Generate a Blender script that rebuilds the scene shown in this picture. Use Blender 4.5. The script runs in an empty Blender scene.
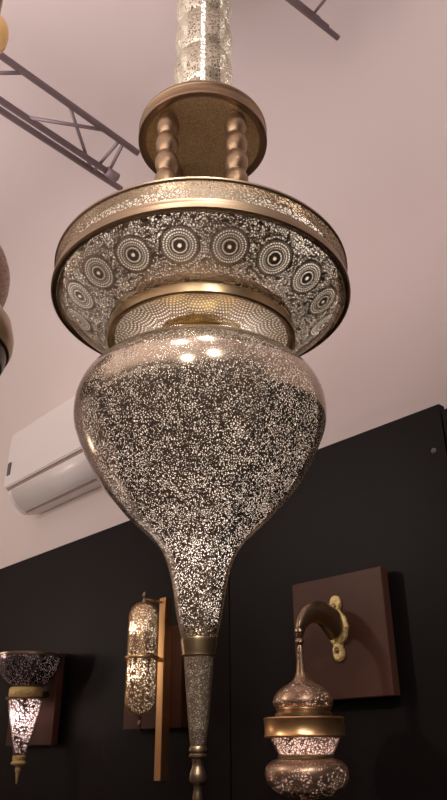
import bpy, bmesh, math, random
from mathutils import Vector, Matrix
random.seed(4)
PI = math.pi
SC = bpy.context.scene
COL = SC.collection
# everything is laid out relative to the eye (0,0,0) in layout units; finish() drops it on the real floor
UNIT = 0.7            # metres per layout unit
EYE = 2.286           # eye height in layout units (1.6 m)
YAW = math.radians(42.3)
WD = Vector((-math.sin(YAW), math.cos(YAW), 0))      # along the panelled wall, to the left and away
ND = Vector((-WD.y, WD.x, 0))                        # out of the wall, into the room
WP = 2.49                                            # eye to wall
CEIL = 3.3
def W(a, h, o=0.0):
    return -WP * ND + WD * a + ND * o + Vector((0, 0, h))
WROT = math.atan2(ND.y, ND.x) - math.atan2(-1, 0)    # local -Y looks out of the wall, local -X runs along WD

# ------------------------------------------------------------------ materials
class NB:
    def __init__(s, m):
        s.t = m.node_tree; s.n = s.t.nodes; s.l = s.t.links
    def new(s, k, **kw):
        n = s.n.new(k)
        for a, v in kw.items(): setattr(n, a, v)
        return n
    def put(s, sock, v):
        if isinstance(v, bpy.types.NodeSocket): s.l.new(v, sock)
        elif v is not None: sock.default_value = v
    def m(s, op, a, b=None, c=None):
        n = s.new('ShaderNodeMath', operation=op)
        s.put(n.inputs[0], a)
        if b is not None: s.put(n.inputs[1], b)
        if c is not None: s.put(n.inputs[2], c)
        return n.outputs[0]
    def mixc(s, f, a, b):
        n = s.new('ShaderNodeMix', data_type='RGBA')
        s.put(n.inputs[0], f); s.put(n.inputs[6], a); s.put(n.inputs[7], b)
        return n.outputs[2]
    def step(s, x, edge, soft):                       # 0..1 ramp rising past edge
        n = s.new('ShaderNodeMapRange', interpolation_type='SMOOTHSTEP')
        s.put(n.inputs[0], x); s.put(n.inputs[1], edge - soft); s.put(n.inputs[2], edge + soft)
        return n.outputs[0]
def new_mat(name):
    m = bpy.data.materials.new(name); m.use_nodes = True
    m.node_tree.nodes.clear()
    return m, NB(m)
def principled(nb, col, rough, metal=0.0, spec=0.5):
    p = nb.new('ShaderNodeBsdfPrincipled')
    nb.put(p.inputs['Base Color'], col if isinstance(col, bpy.types.NodeSocket) else (*col, 1))
    nb.put(p.inputs['Roughness'], rough); nb.put(p.inputs['Metallic'], metal)
    p.inputs['Specular IOR Level'].default_value = spec
    return p
def out(nb, sh):
    o = nb.new('ShaderNodeOutputMaterial'); nb.l.new(sh, o.inputs['Surface'])
def plain(name, col, rough=.5, metal=0., spec=.5, vary=.0, scale=6., bump=0., bscale=40.):
    m, nb = new_mat(name)
    tc = nb.new('ShaderNodeTexCoord')
    nz = nb.new('ShaderNodeTexNoise'); nb.l.new(tc.outputs['Object'], nz.inputs['Vector'])
    nz.inputs['Scale'].default_value = scale; nz.inputs['Detail'].default_value = 4
    c = nb.mixc(nz.outputs['Fac'], tuple(x * (1 - vary) for x in col) + (1,), tuple(min(1, x * (1 + vary)) for x in col) + (1,))
    p = principled(nb, c, rough, metal, spec)
    if bump:
        n2 = nb.new('ShaderNodeTexNoise'); nb.l.new(tc.outputs['Object'], n2.inputs['Vector']); n2.inputs['Scale'].default_value = bscale
        b = nb.new('ShaderNodeBump'); b.inputs['Strength'].default_value = bump; b.inputs['Distance'].default_value = .01
        nb.l.new(n2.outputs['Fac'], b.inputs['Height']); nb.l.new(b.outputs[0], p.inputs['Normal'])
    out(nb, p.outputs[0])
    return m
def glow(name, col, s):
    m, nb = new_mat(name)
    e = nb.new('ShaderNodeEmission'); e.inputs[0].default_value = (*col, 1); e.inputs[1].default_value = s
    out(nb, e.outputs[0]); return m

def pierced(name, col, scale, open_=.5, rough=.32, metal=.85, medal=None, fans=None, solid=None, cut=True, stretch=1.0, vary=.12, rand=1.0):
    """sheet metal pierced with a small irregular lace; medal=(count, v centre, radius, radius about the axis, phase),
    fans=(count, v0, v1, radius about the axis); solid=[(v0,v1)] bands left unpierced; cut=False engraves instead"""
    m, nb = new_mat(name)
    tc = nb.new('ShaderNodeTexCoord')
    vo = nb.new('ShaderNodeTexVoronoi', feature='DISTANCE_TO_EDGE'); vo.inputs['Scale'].default_value = scale
    vo.inputs['Randomness'].default_value = rand
    mp = nb.new('ShaderNodeMapping'); mp.inputs['Scale'].default_value = (1, 1, stretch)
    nb.l.new(tc.outputs['Object'], mp.inputs['Vector']); 
    dn = nb.new('ShaderNodeTexNoise'); dn.inputs['Scale'].default_value = scale * .45; dn.inputs['Detail'].default_value = 1
    nb.l.new(mp.outputs[0], dn.inputs['Vector'])
    vs = nb.new('ShaderNodeVectorMath', operation='SUBTRACT'); nb.l.new(dn.outputs['Color'], vs.inputs[0]); vs.inputs[1].default_value = (.5, .5, .5)
    vm = nb.new('ShaderNodeVectorMath', operation='SCALE'); nb.l.new(vs.outputs[0], vm.inputs[0]); vm.inputs['Scale'].default_value = 2.6 / scale
    va = nb.new('ShaderNodeVectorMath', operation='ADD'); nb.l.new(mp.outputs[0], va.inputs[0]); nb.l.new(vm.outputs[0], va.inputs[1])
    nb.l.new(va.outputs[0], vo.inputs['Vector'])
    nz = nb.new('ShaderNodeTexNoise'); nz.inputs['Scale'].default_value = scale * .14
    nb.l.new(tc.outputs['Object'], nz.inputs['Vector'])
    thr = nb.m('MULTIPLY_ADD', nz.outputs['Fac'], -.22, .11 + (1 - open_) * .36)
    hole = nb.step(nb.m('SUBTRACT', vo.outputs['Distance'], thr), 0.0, .03)
    sx = nb.new('ShaderNodeSeparateXYZ'); nb.l.new(tc.outputs['UV'], sx.inputs[0])
    U, V = sx.outputs[0], sx.outputs[1]
    if medal:
        n, vc, rad, rax, ph = medal
        lu = nb.m('MULTIPLY', nb.m('SUBTRACT', nb.m('FRACT', nb.m('MULTIPLY_ADD', U, n, ph)), .5), 2 * PI * rax / n)
        lv = nb.m('SUBTRACT', V, vc)
        rr = nb.m('SQRT', nb.m('ADD', nb.m('MULTIPLY', lu, lu), nb.m('MULTIPLY', lv, lv)))
        q = nb.m('DIVIDE', rr, rad)
        th = nb.m('ARCTAN2', lv, lu)
        NR = 7
        rg = nb.m('ABSOLUTE', nb.m('SUBTRACT', nb.m('FRACT', nb.m('MULTIPLY', q, NR)), .5))       # 0 mid ring
        tw = nb.m('ABSOLUTE', nb.m('SUBTRACT', nb.m('FRACT', nb.m('MULTIPLY_ADD', th, 36 / (2 * PI), nb.m('MULTIPLY', nb.m('FLOOR', nb.m('MULTIPLY', q, NR)), .5))), .5))
        dots = nb.m('MULTIPLY', nb.step(rg, .27, -.08), nb.step(tw, .33, -.08))
        core = nb.step(q, .075, -.025)
        ringsolid = nb.m('MAXIMUM', nb.m('MULTIPLY', nb.step(q, .15, .02), nb.step(q, .27, -.02)), nb.m('MULTIPLY', nb.step(q, .45, .02), nb.step(q, .50, -.02)))
        dots = nb.m('MAXIMUM', nb.m('MULTIPLY', dots, nb.m('SUBTRACT', 1, ringsolid)), core)
        inside = nb.step(q, .90, -.02)
        rim = nb.step(q, 1.0, -.02)
        hole = nb.m('MULTIPLY', hole, nb.m('SUBTRACT', 1, rim))
        hole = nb.m('MAXIMUM', hole, nb.m('MULTIPLY', dots, inside))
    if fans:
        n, v0, v1, rax = fans
        cw = 2 * PI * rax / n
        def fan(shift, vbase):
            lu = nb.m('MULTIPLY', nb.m('SUBTRACT', nb.m('FRACT', nb.m('MULTIPLY_ADD', U, n, shift)), .5), cw)
            lv = nb.m('SUBTRACT', V, vbase)
            rr = nb.m('SQRT', nb.m('ADD', nb.m('MULTIPLY', lu, lu), nb.m('MULTIPLY', lv, lv)))
            s = .0115
            rg = nb.m('ABSOLUTE', nb.m('SUBTRACT', nb.m('FRACT', nb.m('DIVIDE', rr, s)), .5))
            k = nb.m('FLOOR', nb.m('DIVIDE', rr, s))
            cnt = nb.m('MULTIPLY_ADD', k, 6.0, 3.0)
            tw = nb.m('ABSOLUTE', nb.m('SUBTRACT', nb.m('FRACT', nb.m('MULTIPLY', nb.m('DIVIDE', nb.m('ARCTAN2', lv, lu), 2 * PI), cnt)), .5))
            d = nb.m('SQRT', nb.m('ADD', nb.m('MULTIPLY', rg, rg), nb.m('MULTIPLY', tw, tw)))
            return nb.step(d, .30, -.05), nb.step(rr, cw * .5, -.001)
        d1, i1 = fan(0.0, v1)
        d2, _ = fan(0.5, v1 + .5 * (v0 - v1) * 2)
        hole = nb.m('ADD', nb.m('MULTIPLY', d1, i1), nb.m('MULTIPLY', d2, nb.m('SUBTRACT', 1, i1)))
        hole = nb.m('MINIMUM', hole, 1.0)
        hole = nb.m('MULTIPLY', hole, nb.m('MULTIPLY', nb.step(V, min(v0, v1) + .012, .001), nb.step(V, max(v0, v1) - .006, -.001)))
    for (a, b) in (solid or []):
        band = nb.m('MULTIPLY', nb.step(V, a, .002), nb.step(V, b, -.002))
        hole = nb.m('MULTIPLY', hole, nb.m('SUBTRACT', 1, band))
    n3 = nb.new('ShaderNodeTexNoise'); n3.inputs['Scale'].default_value = 5; nb.l.new(tc.outputs['Object'], n3.inputs['Vector'])
    c = nb.mixc(n3.outputs['Fac'], tuple(x * (1 - vary) for x in col) + (1,), tuple(min(1, x * (1 + vary)) for x in col) + (1,))
    if not cut:
        c = nb.mixc(hole, c, tuple(min(1, x * 1.35) for x in col) + (1,))
    p = principled(nb, c, rough, metal)
    b = nb.new('ShaderNodeBump'); b.inputs['Strength'].default_value = .25; b.inputs['Distance'].default_value = .002
    b.invert = True
    nb.l.new(hole, b.inputs['Height']); nb.l.new(b.outputs[0], p.inputs['Normal'])
    if cut:
        tr = nb.new('ShaderNodeBsdfTransparent')
        mx = nb.new('ShaderNodeMixShader'); nb.l.new(hole, mx.inputs[0])
        nb.l.new(p.outputs[0], mx.inputs[1]); nb.l.new(tr.outputs[0], mx.inputs[2])
        out(nb, mx.outputs[0])
    else:
        out(nb, p.outputs[0])
    return m

BRASS = (.50, .36, .20)
SILV = (.42, .33, .245)
M = {}
M['brass'] = plain('brushed_brass', (.42, .30, .17), .30, .95, vary=.15, scale=14)
M['brass_plain'] = plain('plain_brass', (.33, .23, .14), .38, .9, vary=.15, scale=9)
M['old_brass'] = plain('aged_brass', (.36, .26, .16), .34, .95, vary=.2, scale=20)
M['rim_brass'] = plain('rim_brass', (.24, .165, .10), .42, .9, vary=.15, scale=9)
M['sleeve'] = plain('grey_brown_sleeve', (.30, .24, .18), .6, .2)
M['slot_brass'] = plain('blackened_brass', (.10, .07, .05), .35, .8, vary=.3, scale=20)
M['gold'] = plain('polished_gold_brass', (.85, .60, .26), .28, .95, vary=.1, scale=20)
M['plate_gold'] = plain('cast_pale_brass', (.98, .72, .30), .45, .3, vary=.12, scale=40, bump=.6, bscale=60)
M['copper'] = plain('copper_brass', (.80, .48, .22), .30, .95, vary=.12, scale=20)
M['steel'] = plain('truss_steel', (.28, .22, .23), .5, .3, vary=.1)
M['ceiling'] = plain('ceiling_paint', (.74, .655, .65), .9, vary=.02, scale=1.2)
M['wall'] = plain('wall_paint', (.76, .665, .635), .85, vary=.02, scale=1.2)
M['dark'] = plain('dark_panelling', (.0065, .004, .0042), .5, spec=.17, vary=.25, scale=3)
M['board'] = plain('dark_wood_board', (.085, .034, .022), .45, spec=.25, vary=.2, scale=8)
M['board_edge'] = M['board']
M['floor'] = plain('dark_floor', (.10, .08, .07), .5, vary=.2)
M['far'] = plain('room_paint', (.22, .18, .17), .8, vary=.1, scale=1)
M['ac'] = plain('white_plastic', (.86, .80, .77), .32, spec=.5, vary=.01)
M['slot'] = plain('shadow_gap_plastic', (.45, .34, .31), .6)
M['badge'] = plain('grey_badge', (.13, .11, .12), .5)
M['bulb'] = glow('bulb_glow', (1.0, .93, .86), 30)
M['bulb_pink'] = glow('bulb_glow_pink', (1.0, .84, .86), 30)
M['tube'] = glow('streak_glow', (1.0, .97, .90), 4)  # for the added strips that draw the streak on the column
m_, nb_ = new_mat('added_liner')  # translucent sheet added inside the lanterns to catch lamp light behind the holes
_d = nb_.new('ShaderNodeBsdfDiffuse'); _d.inputs[0].default_value = (.8, .76, .70, 1)
_t = nb_.new('ShaderNodeBsdfTranslucent'); _t.inputs[0].default_value = (.85, .78, .70, 1)
_m = nb_.new('ShaderNodeMixShader'); _m.inputs[0].default_value = .6
nb_.l.new(_d.outputs[0], _m.inputs[1]); nb_.l.new(_t.outputs[0], _m.inputs[2]); out(nb_, _m.outputs[0])
M['opal'] = m_

# ------------------------------------------------------------------ mesh helpers
def link(name, me, mat, parent=None, loc=None, rot=None, label=None):
    o = bpy.data.objects.new(name, me); COL.objects.link(o)
    if mat and me is not None and not me.materials: me.materials.append(mat)
    if parent: o.parent = parent
    if loc is not None: o.location = loc
    if rot is not None: o.rotation_euler = rot
    if label: o['label'] = label
    return o
def empty(name, loc, rz=0, label=None, cat=None, group=None):
    o = bpy.data.objects.new(name, None); COL.objects.link(o)
    o.location = loc; o.rotation_euler = (0, 0, rz); o.empty_display_size = .05
    if label: o['label'] = label
    if cat: o['category'] = cat
    if group: o['group'] = group
    return o
def lathe_bm(bm, prof, seg=96, cx=0., cy=0., wob=None, closed=False):
    """prof: list of (r, z); uv = (turn, length along the profile)"""
    uvl = bm.loops.layers.uv.verify()
    L = [0.]
    for i in range(1, len(prof)):
        L.append(L[-1] + math.hypot(prof[i][0] - prof[i-1][0], prof[i][1] - prof[i-1][1]))
    rows = []
    for r, z in prof:
        if r < 1e-5: rows.append([bm.verts.new((cx, cy, z))] * seg); continue
        rows.append([bm.verts.new((cx + r * math.cos(2*PI*k/seg), cy + r * math.sin(2*PI*k/seg), z)) for k in range(seg)])
    for i in range(len(prof) - 1):
        ang_sharp = False
        for k in range(seg):
            k2 = (k + 1) % seg
            q = [rows[i][k], rows[i][k2], rows[i+1][k2], rows[i+1][k]]
            uv = [(k/seg, L[i]), ((k+1)/seg, L[i]), ((k+1)/seg, L[i+1]), (k/seg, L[i+1])]
            vs, us = [], []
            for v, u in zip(q, uv):
                if v not in vs: vs.append(v); us.append(u)
            if len(vs) < 3: continue
            f = bm.faces.new(vs); f.smooth = True
            for lp, u in zip(f.loops, us): lp[uvl].uv = u
    for i in range(1, len(prof) - 1):                    # crease the hard corners
        a = Vector((prof[i][0]-prof[i-1][0], prof[i][1]-prof[i-1][1])); b = Vector((prof[i+1][0]-prof[i][0], prof[i+1][1]-prof[i][1]))
        if a.length > 1e-6 and b.length > 1e-6 and a.angle(b) > math.radians(38) and prof[i][0] > 1e-5:
            for k in range(seg):
                e = bm.edges.get((rows[i][k], rows[i][(k+1) % seg]))
                if e: e.smooth = False
    return L
def fin(bm, name, normals=True):
    if normals: bmesh.ops.recalc_face_normals(bm, faces=bm.faces)
    me = bpy.data.meshes.new(name); bm.to_mesh(me); bm.free(); return me
def lathe(name, prof, mat, parent=None, seg=96, loc=None, label=None, rot=None):
    bm = bmesh.new(); lathe_bm(bm, prof, seg)
    return link(name, fin(bm, name), mat, parent, loc, rot, label)
def spline(pts, n=6):
    """Catmull-Rom through 2-D or 3-D points"""
    P = [Vector(p) if len(p) == 3 else Vector((p[0], p[1], 0)) for p in pts]
    P = [2*P[0]-P[1]] + P + [2*P[-1]-P[-2]]
    o = []
    for i in range(1, len(P) - 2):
        for k in range(n):
            t = k / n
            o.append(.5*((2*P[i]) + (P[i+1]-P[i-1])*t + (2*P[i-1]-5*P[i]+4*P[i+1]-P[i+2])*t*t + (3*P[i]-P[i-1]-3*P[i+1]+P[i+2])*t**3))
    o.append(P[-2])
    return [tuple(p)[:len(pts[0])] for p in o]
def box_bm(bm, x0, x1, y0, y1, z0, z1, bev=0.):
    r = bmesh.ops.create_cube(bm, size=1)
    vs = r['verts']
    for v in vs:
        v.co = Vector(((x0+x1)/2 + v.co.x*(x1-x0), (y0+y1)/2 + v.co.y*(y1-y0), (z0+z1)/2 + v.co.z*(z1-z0)))
    if bev:
        es = list({e for v in vs for e in v.link_edges})
        bmesh.ops.bevel(bm, geom=es, offset=bev, segments=2, affect='EDGES', profile=.5)
def box(name, x0, x1, y0, y1, z0, z1, mat, parent=None, bev=0., loc=None, rot=None, label=None):
    bm = bmesh.new(); box_bm(bm, x0, x1, y0, y1, z0, z1, bev)
    return link(name, fin(bm, name), mat, parent, loc, rot, label)
def tube_bm(bm, pts, rad, seg=12, caps=True):
    pts = [Vector(p) for p in pts]
    rows = []
    ref = Vector((0, 0, 1))
    d0 = (pts[1]-pts[0]).normalized()
    if abs(d0.z) > .9: ref = Vector((1, 0, 0))
    nx = d0.cross(ref).normalized()
    for i, p in enumerate(pts):
        d = (pts[min(i+1, len(pts)-1)] - pts[max(i-1, 0)]).normalized()
        nx = (nx - d * nx.dot(d)).normalized(); ny = d.cross(nx)
        r = rad[i] if isinstance(rad, (list, tuple)) else rad
        rx, ry = r if isinstance(r, tuple) else (r, r)
        rows.append([bm.verts.new(p + nx*rx*math.cos(2*PI*k/seg) + ny*ry*math.sin(2*PI*k/seg)) for k in range(seg)])
    for a, b in zip(rows, rows[1:]):
        for k in range(seg):
            f = bm.faces.new((a[k], a[(k+1) % seg], b[(k+1) % seg], b[k])); f.smooth = True
    if caps:
        bm.faces.new(rows[0]); bm.faces.new(rows[-1][::-1])
def tube(name, pts, rad, mat, parent=None, seg=12, loc=None, label=None, rot=None):
    bm = bmesh.new(); tube_bm(bm, pts, rad, seg)
    return link(name, fin(bm, name), mat, parent, loc, rot, label)
def lamp(name, loc, power, col=(1, .9, .8), r=.03, parent=None):
    l = bpy.data.lights.new(name, 'POINT'); l.energy = power; l.color = col; l.shadow_soft_size = r
    o = bpy.data.objects.new(name, l); COL.objects.link(o); o.location = loc
    if parent: o.parent = parent
    return o
def area(name, loc, target, power, sx, sy, col=(1, .95, .9)):
    l = bpy.data.lights.new(name, 'AREA'); l.energy = power; l.color = col; l.shape = 'RECTANGLE'; l.size = sx; l.size_y = sy
    o = bpy.data.objects.new(name, l); COL.objects.link(o); o.location = loc
    o.rotation_euler = (Vector(target) - Vector(loc)).to_track_quat('-Z', 'Y').to_euler()
    return o
def bulb(parent, z, s=1., x=0., y=0., mat=None, name='bulb'):
    pr = [(0.0, z-.035*s), (.016*s, z-.030*s), (.026*s, z-.012*s), (.027*s, z), (.020*s, z+.018*s), (.012*s, z+.032*s), (.011*s, z+.05*s), (0, z+.05*s)]
    bm = bmesh.new(); lathe_bm(bm, pr, 20, x, y)
    return link(name, fin(bm, name), mat or M['bulb'], parent)

# ------------------------------------------------------------------ the room
def structure(o): o['kind'] = 'structure'; return o
RA0, RA1, RO = -3.2, 8.2, 7.0       # room extent along the wall and out of it
def wbox(name, a0, a1, h0, h1, o0, o1, mat, bev=0.):
    bm = bmesh.new()
    box_bm(bm, -a1, -a0, -o1, -o0, h0, h1, bev)
    return link(name, fin(bm, name), mat, None, W(0, 0, 0), (0, 0, WROT))
structure(wbox('wall_back', RA0, RA1, -EYE, 2.30, -.15, -.04, M['wall']))
structure(wbox('floor', RA0, RA1, -EYE-.1, -EYE, -.15, RO, M['floor']))
bm = bmesh.new()                                      # ceiling with a wide plaster cove down to the wall
sec = [(-.04 + 1.0 - math.cos(PI/2*k/24), 2.30 + math.sin(PI/2*k/24)) for k in range(25)] + [(RO, CEIL)]
A = [bm.verts.new((-RA1, -o_, h_)) for o_, h_ in sec]; B = [bm.verts.new((-RA0, -o_, h_)) for o_, h_ in sec]
for k in range(len(sec)-1):
    f = bm.faces.new((A[k], A[k+1], B[k+1], B[k])); f.smooth = True
top_ = [bm.verts.new((x, y, CEIL+.1)) for x, y in ((-RA1, .15), (-RA0, .15), (-RA0, -RO), (-RA1, -RO))]
bm.faces.new(top_)
bm.faces.new(A + [top_[3], top_[0]]); bm.faces.new(B + [top_[2], top_[1]])
bm.faces.new((A[-1], top_[3], top_[2], B[-1])); bm.faces.new((A[0], B[0], top_[1], top_[0]))
for k in range(len(sec)):
    for P_ in (A, B):
        for e in P_[k].link_edges:
            if e.other_vert(P_[k]) in (A if P_ is A else B) or len({f.smooth for f in e.link_faces}) > 1: e.smooth = False
e = bm.edges.get((A[0], B[0])); e.smooth = False
e = bm.edges.get((A[-1], B[-1])); e.smooth = False
structure(link('ceiling', fin(bm, 'ceiling'), M['wall'], None, W(0, 0, 0), (0, 0, WROT)))
structure(wbox('wall_left', RA1, RA1+.1, -EYE, CEIL, -.15, RO, M['wall']))
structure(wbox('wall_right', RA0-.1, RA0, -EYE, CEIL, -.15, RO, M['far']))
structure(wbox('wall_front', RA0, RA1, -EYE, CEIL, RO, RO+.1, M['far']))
# dark panelling in tall boards with hairline joints; the right hand boards are a touch lower
joints = [RA0, 1.385, 2.705, RA1]
for i, (a0, a1) in enumerate(zip(joints, joints[1:])):
    g = .0035
    top = 1.305 if a0 > 1 else 1.272
    structure(wbox('trim_%d' % (i+1), a0+(g if i else 0), a1-g, -EYE, top, -.04, 0.0, M['dark'], .002))
# small screw cap in the panelling
o = lathe('screw_cap', [(0, -.001), (.012, -.001), (.012, .004), (.008, .007), (0, .008)], M['badge'], seg=20, loc=W(1.443, 1.107, 0), rot=Matrix(((WD.x, 0, ND.x), (WD.y, 0, ND.y), (0, -1, 0))).to_euler() if False else (PI/2, 0, WROT))
o['label'] = 'tiny grey round cap high on the black panelling at the far right'; o['category'] = 'screw cap'

# ------------------------------------------------------------------ air conditioner
def air_conditioner():
    aL, aR = 4.92, 3.28
    t = empty('air_conditioner', W(aL, 1.62, -.04), WROT, 'white wall-mounted split air conditioner above the black panelling, partly behind the big lantern', 'air conditioner')
    Wd = aL - aR
    D = .30
    # profile (out, height): back bottom -> tray -> curved front bottom -> front panel -> top
    prof = [(0, .03), (.10, .0), (.16, .0), (.235, .055), (.285, .115), (D, .155), (D, .17), (.292, .60), (.26, .635), (0, .635)]
    def shell(name, pr, mat, x0, x1):
        bm = bmesh.new()
        A = [bm.verts.new((x0, -p[0], p[1])) for p in pr]; B = [bm.verts.new((x1, -p[0], p[1])) for p in pr]
        for i in range(len(pr)):
            j = (i+1) % len(pr); bm.faces.new((A[i], A[j], B[j], B[i]))
        bm.faces.new(A[::-1]); bm.faces.new(B)
        bmesh.ops.bevel(bm, geom=list(bm.edges), offset=.008, segments=2, affect='EDGES')
        return link(name, fin(bm, name), mat, t)
    shell('casing', [(0, .03), (.10, .0), (.15, -.002), (.225, .05), (.275, .11), (.285, .15), (.28, .62), (0, .635)], M['ac'], .012, Wd-.012)
    shell('front_panel', [(.278, .170), (.312, .166), (.318, .18), (.306, .60), (.285, .635), (.27, .635)], M['ac'], 0, Wd)
    # dark joint under the front panel, the louver below it, the badge
    shell('panel_gap', [(.25, .150), (.292, .150), (.296, .168), (.25, .168)], M['slot'], .008, Wd-.008)
    bm = bmesh.new()
    pr = spline([(.150, .003, 0), (.195, .018, 0), (.235, .048, 0), (.270, .092, 0), (.287, .138, 0)], 5)
    ring = [(p[0]+.012, p[1]-.006) for p in pr] + [(p[0]-.004, p[1]+.006) for p in reversed(pr)]
    A = [bm.verts.new((.10, -p[0], p[1])) for p in ring]; B = [bm.verts.new((Wd-.10, -p[0], p[1])) for p in ring]
    for i in range(len(ring)):
        j = (i+1) % len(ring); f = bm.faces.new((A[i], A[j], B[j], B[i])); f.smooth = True
    bm.faces.new(A[::-1]); bm.faces.new(B)
    link('louver', fin(bm, 'louver'), M['ac'], t)
    box('louver_slot', .09, Wd-.09, -.155, -.140, -.006, .004, M['slot'], t)
    box('badge', .035, .085, -.322, -.312, .26, .36, M['badge'], t, .003)
    return t
air_conditioner()

# ------------------------------------------------------------------ roof truss ends
HT = 3.0
def hitplane(p, z): return Vector((p[0], p[1], z))
def truss(name, Lp, Lq, Rp, Rq, z, rad, label, drop=.12, apex_t=.72, bays=6, custom=None, coup=(.05, .03, 1.5)):
    """two chords L and R at height z and a third lower chord between them; q is the visible end"""
    base = (Lq + Rq) / 2
    t = empty(name, base, 0, label, 'truss', 'lighting trusses under the ceiling')
    loc = lambda v: v - base
    bm = bmesh.new(); tube_bm(bm, [loc(Lp), loc(Lq)], rad, 12); link('chord', fin(bm, 'chord'), M['steel'], t)
    bm = bmesh.new(); tube_bm(bm, [loc(Rp), loc(Rq)], rad, 12); link('chord', fin(bm, 'chord'), M['steel'], t)
    Bp = Lp.lerp(Rp, apex_t) - Vector((0, 0, drop)); Bq = Lq.lerp(Rq, apex_t) - Vector((0, 0, drop))
    Bq = Bp.lerp(Bq, .97)
    bm = bmesh.new(); tube_bm(bm, [loc(Bp), loc(Bq)], rad, 12); link('chord', fin(bm, 'chord'), M['steel'], t)
    for (k1, f1, k2, f2) in (custom or []):
        ends = []
        for k, f in ((k1, f1), (k2, f2)):
            P_, Q_ = {'L': (Lp, Lq), 'R': (Rp, Rq), 'B': (Bp, Bq)}[k]
            ends.append(loc(P_.lerp(Q_, f)))
        tube('brace', ends, rad*.55, M['steel'], t, 8)
    for i in range(0 if custom else bays):
        f0, f1 = 1 - (i + .12) / bays, 1 - (i + .95) / bays
        a = [(Lp.lerp(Lq, f0), Bp.lerp(Bq, f1)), (Rp.lerp(Rq, f0), Bp.lerp(Bq, f1)), (Lp.lerp(Lq, f1), Rp.lerp(Rq, f0)) if i % 2 == 0 else (Lp.lerp(Lq, f0), Rp.lerp(Rq, f1))]
        for p, q in a:
            tube('brace', [loc(p), loc(q)], rad*.55, M['steel'], t, 8)
    if not custom: tube('end_bar', [loc(Lp.lerp(Lq, .965)), loc(Rp.lerp(Rq, .93))], rad*.6, M['steel'], t, 8)
    if not custom: tube('end_bar', [loc(Lp.lerp(Lq, .965)), loc(Bp.lerp(Bq, .985))], rad*.6, M['steel'], t, 8)
    c = Bp.lerp(Bq, 1.0)
    d = (Bq-Bp).normalized()
    tube('coupler', [loc(c - d*coup[0]), loc(c + d*coup[1])], rad*coup[2], M['steel'], t, 12)
    for f in (.05, .35):
        for P, Q in ((Lp, Lq), (Rp, Rq)):
            p = P.lerp(Q, f)
            tube('hanger', [loc(p), loc(Vector((p.x, p.y, CEIL)))], rad*.5, M['steel'], t, 8)
    return t
A0, A1 = Vector((-1.059, 2.33, HT)), Vector((-.468, 2.961, HT))
C0, C1 = Vector((-1.152, 2.656, HT)), Vector((-.60, 3.245, HT))
dA = (A1-A0).normalized(); dC = (C1-C0).normalized()
T = lambda f: (2.2 + f*.865) / (2.2 + .865)
truss('lighting_truss', A0-dA*2.2, A1, C0-dC*2.2, C1, HT, .018, 'grey steel truss end at upper left, beside the disc of the big lantern', drop=.03, apex_t=.72,
      custom=[(a, T(f), b, T(g)) for a, f, b, g in (('L', .46, 'R', .74), ('B', .30, 'L', .74), ('L', .16, 'B', -.15), ('R', .76, 'L', .85), ('R', .86, 'L', .88), ('L', -.1, 'R', -.4),
              ('R', -.5, 'L', -.2), ('B', -.6, 'L', -.9), ('L', -.75, 'R', -1.2), ('R', -1.3, 'L', -1.0), ('B', -1.4, 'L', -1.7))])
R0, R1 = Vector((.31, 2.062, HT)), Vector((.551, 2.253, HT))
dR = (R1-R0).normalized(); side = Vector((dR.y, -dR.x, 0))
truss('lighting_truss', R0-dR*2.4+side*.32, R1+side*.32+dR*-.02, R0-dR*2.4, R1, HT, .013, 'grey steel truss tip at the top edge, right of the big lantern', apex_t=.97, drop=.004, coup=(.5, -.06, 1.25),
      custom=[('L', .93, 'R', .935), ('L', .80, 'R', .90), ('R', .70, 'L', .60), ('L', .50, 'R', .60), ('R', .30, 'L', .20), ('L', .10, 'R', .20)])

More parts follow.
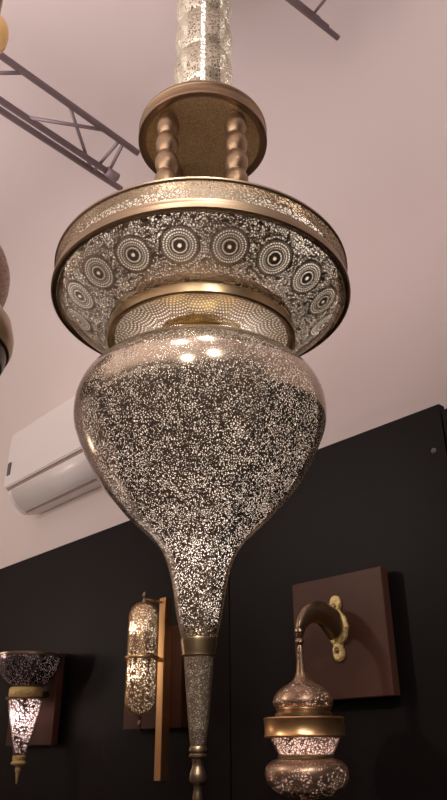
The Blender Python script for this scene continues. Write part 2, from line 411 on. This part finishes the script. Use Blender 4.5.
# ------------------------------------------------------------------ the big lantern
AX = Vector((-.071, 2.0, 0))
def big_lantern():
    base = Vector((AX.x, AX.y, -.13))
    t = empty('pendant_lantern', base, 0, 'huge pierced brass lantern hanging in the centre, with wide medallion ring and onion body', 'lantern')
    z0 = -base.z
    def up(pr): return [(r, z + z0) for r, z in pr]
    lace = pierced('lace_body', SILV, 178, .36, .13, .85, stretch=.85)
    laceb = pierced('lace_band', (.17, .12, .075), 100, .58, .5, .8)
    lacet = pierced('lace_tail', (.34, .255, .17), 180, .36, .35, .85)
    lacec = pierced('lace_column', (.84, .80, .64), 90, .50, .30, .85)
    # column of pierced balls up to the ceiling
    zs = [2.125, 2.33, 2.535, 2.74, 2.945, 3.15]
    for i, z in enumerate(zs):
        zt = z + .205 if i < 5 else CEIL - .02
        pr = [(.092, z)] + [(.092 + .026*math.sin(PI*k/12)**.6, z + (zt-z)*k/12) for k in range(1, 12)] + [(.092, zt)]
        lathe('stem_ball', up(pr), lacec, t, 64)
    lathe('added_sleeve', up([(.068, 2.13), (.068, 3.27)]), M['sleeve'], t, 48)  # unseen sleeve added so the column's holes look dark
    for k in range(2):
        a = -PI/2 + k*PI
        tube('streak_strip', [(.076*math.cos(a), .076*math.sin(a), 2.15 + z0), (.076*math.cos(a), .076*math.sin(a), 3.2 + z0)], .0085, M['tube'], t, 10)  # added glowing strips, standing in for the bright vertical streak on the balls
    lathe('ceiling_canopy', up([(0, CEIL-.0), (.16, CEIL-.0), (.16, CEIL-.012), (.12, CEIL-.03), (.09, CEIL-.03), (0, CEIL-.03)]), M['brass'], t, 64)
    # upper disc
    lathe('disc_rim', up([(.215, 2.070), (.232, 2.062), (.2435, 2.064), (.2445, 2.075), (.241, 2.080), (.241, 2.108), (.2445, 2.113), (.243, 2.124), (.225, 2.128), (.10, 2.14)]), M['brass_plain'], t, 96)
    eng = pierced('engraved_disc', (.55, .42, .23), 90, .6, .45, .75, cut=False)
    lathe('disc_plate', up([(0, 2.088), (.12, 2.086), (.19, 2.080), (.218, 2.070)]), eng, t, 96, label='engraved underside of the small upper disc')
    # four pillars of stacked balls between disc and ring
    for sx in (-1, 1):
        for sy in (-1, 1):
            pr = [(.024, 1.44), (.036, 1.445), (.036, 1.46)]
            z = 1.46; n = 7; h = (2.072-1.46)/n
            for i in range(n):
                pr += [(.028, z + .002)] + [(.025 + .0165*math.sin(PI*k/10)**.7, z + h*k/10) for k in range(1, 10)] + [(.029, z + h - .003), (.030, z + h)]
                z += h
            pr += [(.0, 2.072)]
            bm = bmesh.new(); lathe_bm(bm, up(pr), 32, sx*.122, sy*.122)
            link('ball_pillar', fin(bm, 'ball_pillar'), M['brass_plain'], t)
    # drum
    lathe('drum_lid', up([(0, 1.440), (.30, 1.440), (.486, 1.442), (.4905, 1.440), (.4915, 1.433), (.486, 1.428)]), M['rim_brass'], t, 128)
    bm = bmesh.new(); lathe_bm(bm, up([(.487, 1.431), (.487, 1.400), (.484, 1.362)]), 128)
    link('drum_band', fin(bm, 'drum_band'), laceb, t, label='pierced side band of the ring glowing white')
    lathe('ring_rim', up([(.482, 1.368), (.487, 1.366), (.488, 1.356), (.491, 1.352), (.493, 1.344), (.493, 1.330), (.488, 1.325), (.476, 1.326), (.470, 1.334)]), M['rim_brass'], t, 128)
    dish = spline([(.472, 1.332), (.440, 1.296), (.395, 1.262), (.345, 1.236), (.300, 1.220)], 6)
    Ltot = sum(math.dist(a, b) for a, b in zip(dish, dish[1:]))
    med = pierced('lace_medallions', (.44, .34, .24), 135, .45, .34, .85, medal=(18, Ltot*.44, .058, .405, .345))
    lathe('medallion_dish', up(dish), med, t, 128, label='sloping underside pierced with round medallions')
    # collar
    lathe('collar', up([(.300, 1.226), (.305, 1.221), (.3065, 1.212), (.3055, 1.190), (.3055, 1.184), (.301, 1.180), (.290, 1.182), (.286, 1.188)]), M['brass'], t, 128)
    plate = [(.290, 1.188), (.270, 1.200), (.240, 1.207), (.205, 1.203), (.175, 1.190), (.155, 1.172), (.145, 1.150)]
    plate = spline(plate, 4)
    fan = pierced('fan_piercing', (.52, .36, .11), 60, .5, .30, .85, fans=(20, .0, .150, .25))
    lathe('collar_plate', up(plate), fan, t, 128, label='golden plate pierced with fans of round holes')
    # onion body
    top = [(.03, 1.158), (.10, 1.150), (.17, 1.135), (.25, 1.105), (.315, 1.065), (.358, 1.022), (.380, .975), (.386, .930), (.382, .885), (.368, .845), (.348, .800), (.322, .752), (.288, .700), (.250, .655), (.210, .610), (.172, .575), (.138, .542), (.112, .510), (.094, .474), (.083, .440), (.0735, .395), (.066, .350), (.0585, .31), (.0475, .266)]
    lathe('onion_body', up(spline(top, 4)), lace, t, 128)
    lathe('tail_collar', up([(.044, .272), (.0485, .270), (.0500, .262), (.0450, .232), (.0455, .226), (.040, .224)]), M['brass'], t, 64)
    lathe('tail_cone', up([(.040, .226), (.034, .15), (.027, .07), (.0195, .006)]), lacet, t, 64)
    lathe('finial', up([(0, .014), (.019, .012), (.0225, .004), (.0225, -.002), (.0185, -.006), (.0225, -.010), (.0225, -.014), (.016, -.019),
                        (.0135, -.030), (.0150, -.038), (.0195, -.050), (.0215, -.062), (.0195, -.070), (.012, -.075), (.0095, -.082), (.0105, -.092), (.013, -.104), (.012, -.116), (.006, -.126), (0, -.130)]), M['old_brass'], t, 48)
    # opal liners added behind the piercing so the holes read bright
    body = spline(top, 4)
    lathe('added_liner', up([(max(.004, (r_ - .006) * .95), z) for r_, z in body if .30 < z < 1.10]), M['opal'], t, 64, label='pale liner added behind the piercing')
    lathe('added_liner', up([(.455, 1.432), (.455, 1.345), (.43, 1.312), (.39, 1.285), (.34, 1.262), (.30, 1.25)]), M['opal'], t, 96, label='pale liner added behind the piercing')
    lathe('added_liner', up([(.292, 1.232), (.20, 1.232), (.14, 1.215)]), M['opal'], t, 64, label='pale liner added behind the piercing')
    lathe('added_liner', up([(.036, .222), (.029, .15), (.022, .07), (.016, .01)]), M['opal'], t, 32, label='pale liner added behind the piercing')
    return t
big_lantern()
for z, p in ((.19, .007), (.12, .005), (.06, .0025)):
    lamp('tail_lamp', (AX.x, AX.y, z), p, (1, .86, .72), .006)
for k in range(6):
    a = 2*PI*k/6 + .3
    lamp('ring_lamp', (AX.x + .37*math.cos(a), AX.y + .37*math.sin(a), 1.39), .26, (1, .93, .86), .03)
lamp('body_lamp', (AX.x, AX.y, .88), 1.3, (1, .92, .86), .05)
lamp('body_lamp', (AX.x, AX.y + .02, .70), .75, (1, .92, .86), .04)
lamp('collar_lamp', (AX.x + .1, AX.y, 1.27), 1.0, (1, .92, .86), .03)
lamp('collar_lamp', (AX.x - .1, AX.y, 1.27), 1.0, (1, .92, .86), .03)
lamp('body_lamp', (AX.x, AX.y, .50), .35, (1, .92, .86), .02)
lamp('body_lamp', (AX.x, AX.y, .36), .10, (1, .92, .86), .015)

# ------------------------------------------------------------------ lantern at the left edge
def edge_lantern():
    base = Vector((-.950, 1.985, 1.060))
    t = empty('pendant_lantern', base, 0, 'brown pierced brass lantern cut off by the left edge, level with the medallion ring', 'lantern')
    l1 = pierced('lace_side', (.30, .19, .13), 120, .35, .4, .8)
    bz = lambda pr: [(r, z - base.z) for r, z in pr]
    lathe('lantern_body', bz(spline([(.03, 1.66), (.11, 1.635), (.178, 1.58), (.212, 1.50), (.216, 1.43), (.204, 1.375), (.185, 1.335)], 5)), l1, t, 80)
    lathe('lantern_skirt', bz([(.185, 1.338), (.215, 1.325), (.245, 1.285), (.258, 1.235), (.258, 1.195), (.250, 1.175), (.240, 1.172)]), M['old_brass'], t, 80)
    lathe('lantern_base', bz([(.242, 1.175), (.240, 1.145), (.232, 1.125), (.222, 1.125), (.215, 1.14), (.20, 1.14), (.19, 1.115), (.17, 1.11), (.155, 1.12), (.12, 1.105), (.06, 1.09), (0, 1.085)]), M['slot_brass'], t, 80)
    lathe('top_ball', bz([(.015, 2.59), (.040, 2.60), (.060, 2.635), (.065, 2.68), (.060, 2.725), (.045, 2.76), (.015, 2.77)]), M['gold'], t, 48)
    tube('stem', [(0, 0, 1.64-base.z), (0, 0, CEIL-base.z)], .014, M['old_brass'], t, 16)
    lathe('ceiling_canopy', bz([(0, CEIL), (.09, CEIL), (.09, CEIL-.015), (.05, CEIL-.035), (0, CEIL-.035)]), M['old_brass'], t, 40)
    return t
edge_lantern()

# ------------------------------------------------------------------ sconce backboards
def board(a0, a1, h0, h1, label):
    th = .075
    t = empty('sconce_backboard', W((a0+a1)/2, h0, 0), WROT, label, 'backboard', 'wooden boards behind the wall lamps')
    box('board_face', -(a1-a0)/2, (a1-a0)/2, -th, -.03, 0, h1-h0, M['board'], t, .004)
    box('board_batten', -(a1-a0)/2+.02, (a1-a0)/2-.02, -.03, 0, .02, h1-h0-.02, M['dark'], t)
    return t
board(1.715, 2.205, .180, .668, 'square dark brown board behind the curved-arm lamp at lower right')
board(2.985, 3.475, .100, .590, 'square dark board behind the brass bar and capsule lamp')
board(4.215, 4.80, .035, .565, 'square dark board behind the bowl lamp at lower left')
BO = .075

# ------------------------------------------------------------------ right lamp: curved arm and hanging lantern
def arm_lamp():
    ax_o, ax_a = .335, 1.94
    base = W(ax_a, -.25, ax_o)
    t = empty('wall_lantern', base, WROT, 'brass onion lantern hanging from a curved arm on a cast gold plate, lower right', 'wall lamp')
    z0 = .25
    # local frame: -Y out of wall, so the board face is at y = ax_o - BO
    yb = ax_o - BO
    # cast plate: lobed outline
    outline = []
    half = [(0, .118), (.016, .112), (.024, .096), (.024, .078), (.018, .064), (.026, .052), (.040, .036), (.046, .016), (.052, 0)]
    pts = spline([(p[0]*1.12, p[1]*1.12) for p in half], 4)
    q1 = pts; q2 = [(x, -z) for x, z in reversed(pts[:-1])]
    right = q1 + q2; left = [(-x, z) for x, z in reversed(right[1:-1])]
    outline = right + left
    bm = bmesh.new()
    f1 = [bm.verts.new((x, 0, z)) for x, z in outline]
    f2 = [bm.verts.new((x, -.010, z)) for x, z in outline]
    f3 = [bm.verts.new((x*.82, -.017, z*.93)) for x, z in outline]
    n = len(outline)
    for A, B in ((f1, f2), (f2, f3)):
        for k in range(n):
            j = (k+1) % n; bm.faces.new((A[k], A[j], B[j], B[k]))
    bm.faces.new(f1); bm.faces.new(f3[::-1])
    pa = -.018
    pl = link('wall_plate', fin(bm, 'wall_plate'), M['plate_gold'], t, (pa, yb, .452 + z0), label='gold cast plate with lobed outline')
    for z in (.088, -.088):
        lathe('screw', [(0, -.0), (.011, 0), (.011, .006), (.006, .010), (0, .010)], M['old_brass'], pl, 20, (0, -.016, z), rot=(PI/2, 0, 0))
    # horn-shaped arm
    P = spline([(pa, yb-.012, .455), (pa*.9, yb-.07, .490), (pa*.6, yb-.135, .502), (pa*.3, yb-.20, .482), (0, yb-.245, .442), (0, .004, .405), (0, 0, .385)], 6)
    n = len(P)
    rad = []
    for i in range(n):
        f = i/(n-1); r = .052*(1-f)**1.1 + .013
        rad.append((r*.62, r))
    tube('arm', [(p[0], p[1], p[2]+z0) for p in P], rad, M['old_brass'], t, 20)
    up = lambda pr: [(r*.88, .45 + (z-.45)*.87 + z0) for r, z in pr]
    lathe('hanger_beads', up([(0, .452), (.012, .448), (.016, .435), (.012, .424), (.021, .416), (.023, .405), (.014, .396), (.012, .380), (.019, .372), (.021, .362), (.014, .352), (.010, .345), (0, .345)]), M['old_brass'], t, 32)
    lc = pierced('lace_onion', (.40, .26, .17), 100, .27, .34, .85)
    lathe('neck', up([(.010, .352), (.014, .335), (.0165, .31), (.019, .27), (.024, .235)]), lc, t, 48)
    lathe('onion_lid', up(spline([(.024, .235), (.034, .212), (.056, .192), (.090, .172), (.116, .148), (.127, .122), (.126, .105), (.116, .090)], 4)), lc, t, 64)
    lathe('lid_ring', up([(.116, .094), (.118, .088), (.113, .078), (.120, .070), (.120, .060), (.100, .056)]), M['old_brass'], t, 64)
    lathe('flange', up([(.10, .058), (.165, .056), (.170, .050), (.167, .044), (.167, -.010), (.171, -.016), (.168, -.022), (.130, -.022)]), M['copper'], t, 96)
    lc2 = pierced('lace_bowl', (.26, .14, .11), 90, .58, .36, .8)
    lathe('pierced_bowl', up([(.145, -.020), (.140, -.036), (.125, -.066), (.112, -.088)]), lc2, t, 64)
    for pr in ([(.10, .10), (.114, .125), (.104, .148), (.080, .168), (.050, .186), (.03, .206)], [(.138, -.022), (.133, -.036), (.118, -.066), (.105, -.086)], [(.108, -.104), (.150, -.126), (.160, -.152), (.155, -.180), (.139, -.202), (.108, -.220)]):
        lathe('added_liner', up(pr), M['opal'], t, 48, label='pale liner added behind the piercing')  # added backing that brightens the holes
    lathe('waist_ring', up([(.113, -.084), (.117, -.090), (.113, -.098), (.117, -.104)]), M['old_brass'], t, 64)
    lathe('lantern_bulb_body', up(spline([(.115, -.100), (.140, -.108), (.162, -.126), (.170, -.152), (.166, -.180), (.148, -.206), (.115, -.228), (.06, -.243), (.0, -.25)], 4)), lc, t, 80)
    for z, p in ((-.055, .5), (.115, .07), (-.15, .02)):
        lamp('wall_lantern_lamp', base + Vector((0, 0, .45+(z-.45)*.87+z0)), p, (1, .74, .66), .012)
arm_lamp()

# ------------------------------------------------------------------ middle lamp: bar with capsule
def bar_lamp():
    a = 3.10
    base = W(a, -.13, BO)
    t = empty('wall_lamp', base, WROT, 'capsule-shaped pierced brass lamp mounted on a tall brass bar, left of the big lantern tip', 'wall lamp')
    z0 = .13
    box('bar', -.022, .030, -.050, 0, 0, .865, M['copper'], t, .003, label='tall polished brass bar')
    ly = -.165; lx = -.0
    lc = pierced('lace_capsule', (.36, .22, .11), 90, .40, .32, .85)
    R = .078
    zc0, zc1 = .235+z0-.0, .585+z0
    def cap(z0_, z1_, up):
        if up: return [(R, z0_)] + [(R*math.cos(PI/2*k/10), z1_ - R*.95 + R*.95*math.sin(PI/2*k/10)) for k in range(0, 11)]
        return [(R*math.sin(PI/2*k/10), z0_ + R*.95 - R*.95*math.cos(PI/2*k/10)) for k in range(0, 11)] + [(R, z1_)]
    zm = .422 + z0
    bot, top = .152 + z0, .700 + z0
    for nm, pr in (('upper_shade', cap(zm, top, True)), ('lower_shade', cap(bot, zm, False))):
        bm = bmesh.new(); lathe_bm(bm, pr, 64, lx, ly); link(nm, fin(bm, nm), lc, t)
    bm = bmesh.new(); lathe_bm(bm, [(R-.004, zm-.008), (R+.008, zm-.007), (R+.010, zm), (R+.008, zm+.007), (R-.004, zm+.008)], 64, lx, ly)
    link('middle_ring', fin(bm, 'middle_ring'), M['copper'], t)
    tube('bracket', [(0, -.045, zm), (0, ly+R-.002, zm)], .012, M['copper'], t)
    tube('bracket', [(0, -.045, top+.012), (0, ly, top+.012)], .006, M['copper'], t)
    fp = [(0, top-.006), (.014, top-.004), (.010, top+.010), (.006, top+.018), (.012, top+.030), (.011, top+.038), (.004, top+.050), (0, top+.052)]
    bm = bmesh.new(); lathe_bm(bm, fp, 24, lx, ly); link('finial', fin(bm, 'finial'), M['old_brass'], t)
    fp = [(0, bot+.006), (.014, bot+.004), (.010, bot-.008), (.006, bot-.018), (.011, bot-.028), (.010, bot-.036), (.004, bot-.062), (0, bot-.066)]
    bm = bmesh.new(); lathe_bm(bm, fp, 24, lx, ly); link('finial', fin(bm, 'finial'), M['old_brass'], t)
    bm = bmesh.new(); lathe_bm(bm, [(r_*.9, zm+(z-zm)*.95) for r_, z in cap(bot, zm, False)] + [(r_*.9, zm+(z-zm)*.95) for r_, z in cap(zm, top, True)], 48, lx, ly)
    link('added_liner', fin(bm, 'added_liner'), M['opal'], t, label='pale liner added behind the piercing')  # added inside the capsule to make its holes glow
    for z in (.555+z0, .33+z0):
        lamp('capsule_lamp', W(a + .0, z-.13, BO - ly + .054), .45, (1, .80, .60), .012)
bar_lamp()

# ------------------------------------------------------------------ left lamp: bowl and cone
def bowl_lamp():
    a = 4.33; o = .215
    base = W(a, -.17, o)
    t = empty('wall_lamp', base, WROT, 'dark pierced bowl lamp with bright glowing cone below, lower left corner', 'wall lamp')
    z0 = .17
    up = lambda pr: [(r, z + z0) for r, z in pr]
    lb = pierced('lace_dark_bowl', (.20, .15, .17), 95, .30, .2, .9)
    lcn = pierced('lace_cone', (.26, .15, .15), 72, .50, .35, .8)
    lathe('bowl', up(spline([(.198, .535), (.196, .505), (.180, .455), (.150, .405), (.118, .372), (.095, .355)], 4)), lb, t, 80)
    lathe('bowl_rim', up([(.196, .533), (.203, .536), (.203, .548), (.196, .550), (.192, .536)]), M['old_brass'], t, 80)
    lathe('band', up([(.095, .357), (.102, .348), (.103, .312), (.096, .300)]), M['plate_gold'], t, 64)
    lathe('cone_flange', up([(.090, .302), (.118, .300), (.122, .294), (.116, .288), (.100, .287)]), M['old_brass'], t, 64)
    lathe('cone', up([(.103, .288), (.094, .23), (.072, .14), (.050, .05), (.036, -.02)]), lcn, t, 64)
    lathe('cone_cap', up([(.034, -.018), (.040, -.022), (.038, -.050), (.046, -.056), (.044, -.066), (.020, -.072), (.014, -.082), (.018, -.095), (.012, -.110), (.005, -.165), (0, -.17)]), M['plate_gold'], t, 32)
    tube('bracket', [(0, 0, .325+z0), (0, o-BO, .325+z0)], .018, M['old_brass'], t)
    lathe('added_liner', up([(.094, .284), (.086, .23), (.065, .14), (.044, .05), (.032, -.01)]), M['opal'], t, 48, label='pale liner added behind the piercing')
    lathe('added_liner', up(spline([(.186, .530), (.184, .505), (.169, .458), (.140, .410), (.108, .377)], 3)), M['opal'], t, 48, label='pale liner added behind the piercing')  # both liners of this lamp are added to brighten its piercing
    lamp('cone_lamp', W(a, .20, o + .03), 1.0, (1, .80, .84), .02)
    lamp('bowl_lamp', W(a, .50, o), .06, (.85, .8, 1), .03)
bowl_lamp()

# ------------------------------------------------------------------ room light (showroom spots behind the camera, then added fill lights)
for d, dist, pw, h in (((-.211, -.483, .85), 2.5, 60, (-.11, 1.621, .969)), ((.063, -.354, .933), 2.4, 60, (-.041, 1.624, .983)),
                    ((-.156, -.892, .423), 4.0, 110, (-.091, 1.615, .92)), ((.195, -.811, .551), 4.0, 110, (-.02, 1.617, .933))):
    v = Vector(d).normalized(); tgt = Vector(h)
    l = bpy.data.lights.new('showroom_spot', 'SPOT'); l.energy = pw; l.color = (1, .95, .92); l.shadow_soft_size = .085 * dist / 2.5; l.spot_size = math.radians(30); l.spot_blend = .6
    o = bpy.data.objects.new('showroom_spot', l); COL.objects.link(o); o.location = tgt + v*dist
    o.rotation_euler = v.to_track_quat('Z', 'Y').to_euler()
area('added_uplight', W(2.0, 2.0, 5.4), W(2.0, 5.0, 4.4), 48, 6, 2.2, (1, .92, .86))  # added area light, no known fixture; brightens ceiling and upper wall
area('added_uplight', W(1.6, 1.5, 3.3), W(1.6, 5.5, 2.0), 56, 5.5, 1.2, (1, .84, .845))  # second added area light, evens out the ceiling
lamp('added_fill_lamp', W(7.0, .9, 2.4), 9, (1, .82, .66), .15)  # added warm fill for the left wall and the air conditioner's underside
l = bpy.data.lights.new('unseen_spot', 'SPOT'); l.energy = 26; l.color = (1, .86, .72); l.shadow_soft_size = .06; l.spot_size = math.radians(44); l.spot_blend = .8
o = bpy.data.objects.new('unseen_spot', l); COL.objects.link(o); o.location = W(3.6, 1.6, 2.6)
o.rotation_euler = (W(1.85, .30, .05) - W(3.6, 1.6, 2.6)).to_track_quat('-Z', 'Y').to_euler()
l = bpy.data.lights.new('unseen_spot', 'SPOT'); l.energy = 75; l.color = (1, .86, .74); l.shadow_soft_size = .12; l.spot_size = math.radians(62); l.spot_blend = .9  # this spot is an added fill for the dim wall at lower left
o = bpy.data.objects.new('unseen_spot', l); COL.objects.link(o); o.location = W(6.8, .7, 3.6)
o.rotation_euler = (W(4.9, 2.0, .0) - W(6.8, .7, 3.6)).to_track_quat('-Z', 'Y').to_euler()
w = bpy.data.worlds.new('world'); SC.world = w; w.use_nodes = True
w.node_tree.nodes['Background'].inputs[0].default_value = (.9, .8, .78, 1); w.node_tree.nodes['Background'].inputs[1].default_value = .05

# ------------------------------------------------------------------ camera
cd = bpy.data.cameras.new('camera'); cam = bpy.data.objects.new('camera', cd); COL.objects.link(cam)
cd.sensor_fit = 'VERTICAL'; cd.sensor_height = 36; cd.lens = 36*712/800; cd.clip_start = .01
cam.rotation_euler = (Matrix.Rotation(math.radians(90+26.2), 3, 'X') @ Matrix.Rotation(-.0076, 3, 'Z')).to_euler()
SC.camera = cam
# ------------------------------------------------------------------ to metres, on the floor
for o in list(COL.objects):
    if o.parent is None:
        o.location = (o.location + Vector((0, 0, EYE))) * UNIT
        if o.type != 'CAMERA': o.scale = (UNIT,)*3
SC.view_settings.view_transform = 'Standard'; SC.view_settings.look = 'None'
SC.view_settings.gamma = 1; SC.view_settings.use_curve_mapping = False; SC.view_settings.exposure = -0.05
SC.cycles.use_denoising = True
SC.cycles.max_bounces = 8; SC.cycles.transparent_max_bounces = 12
SC.cycles.sample_clamp_indirect = 4
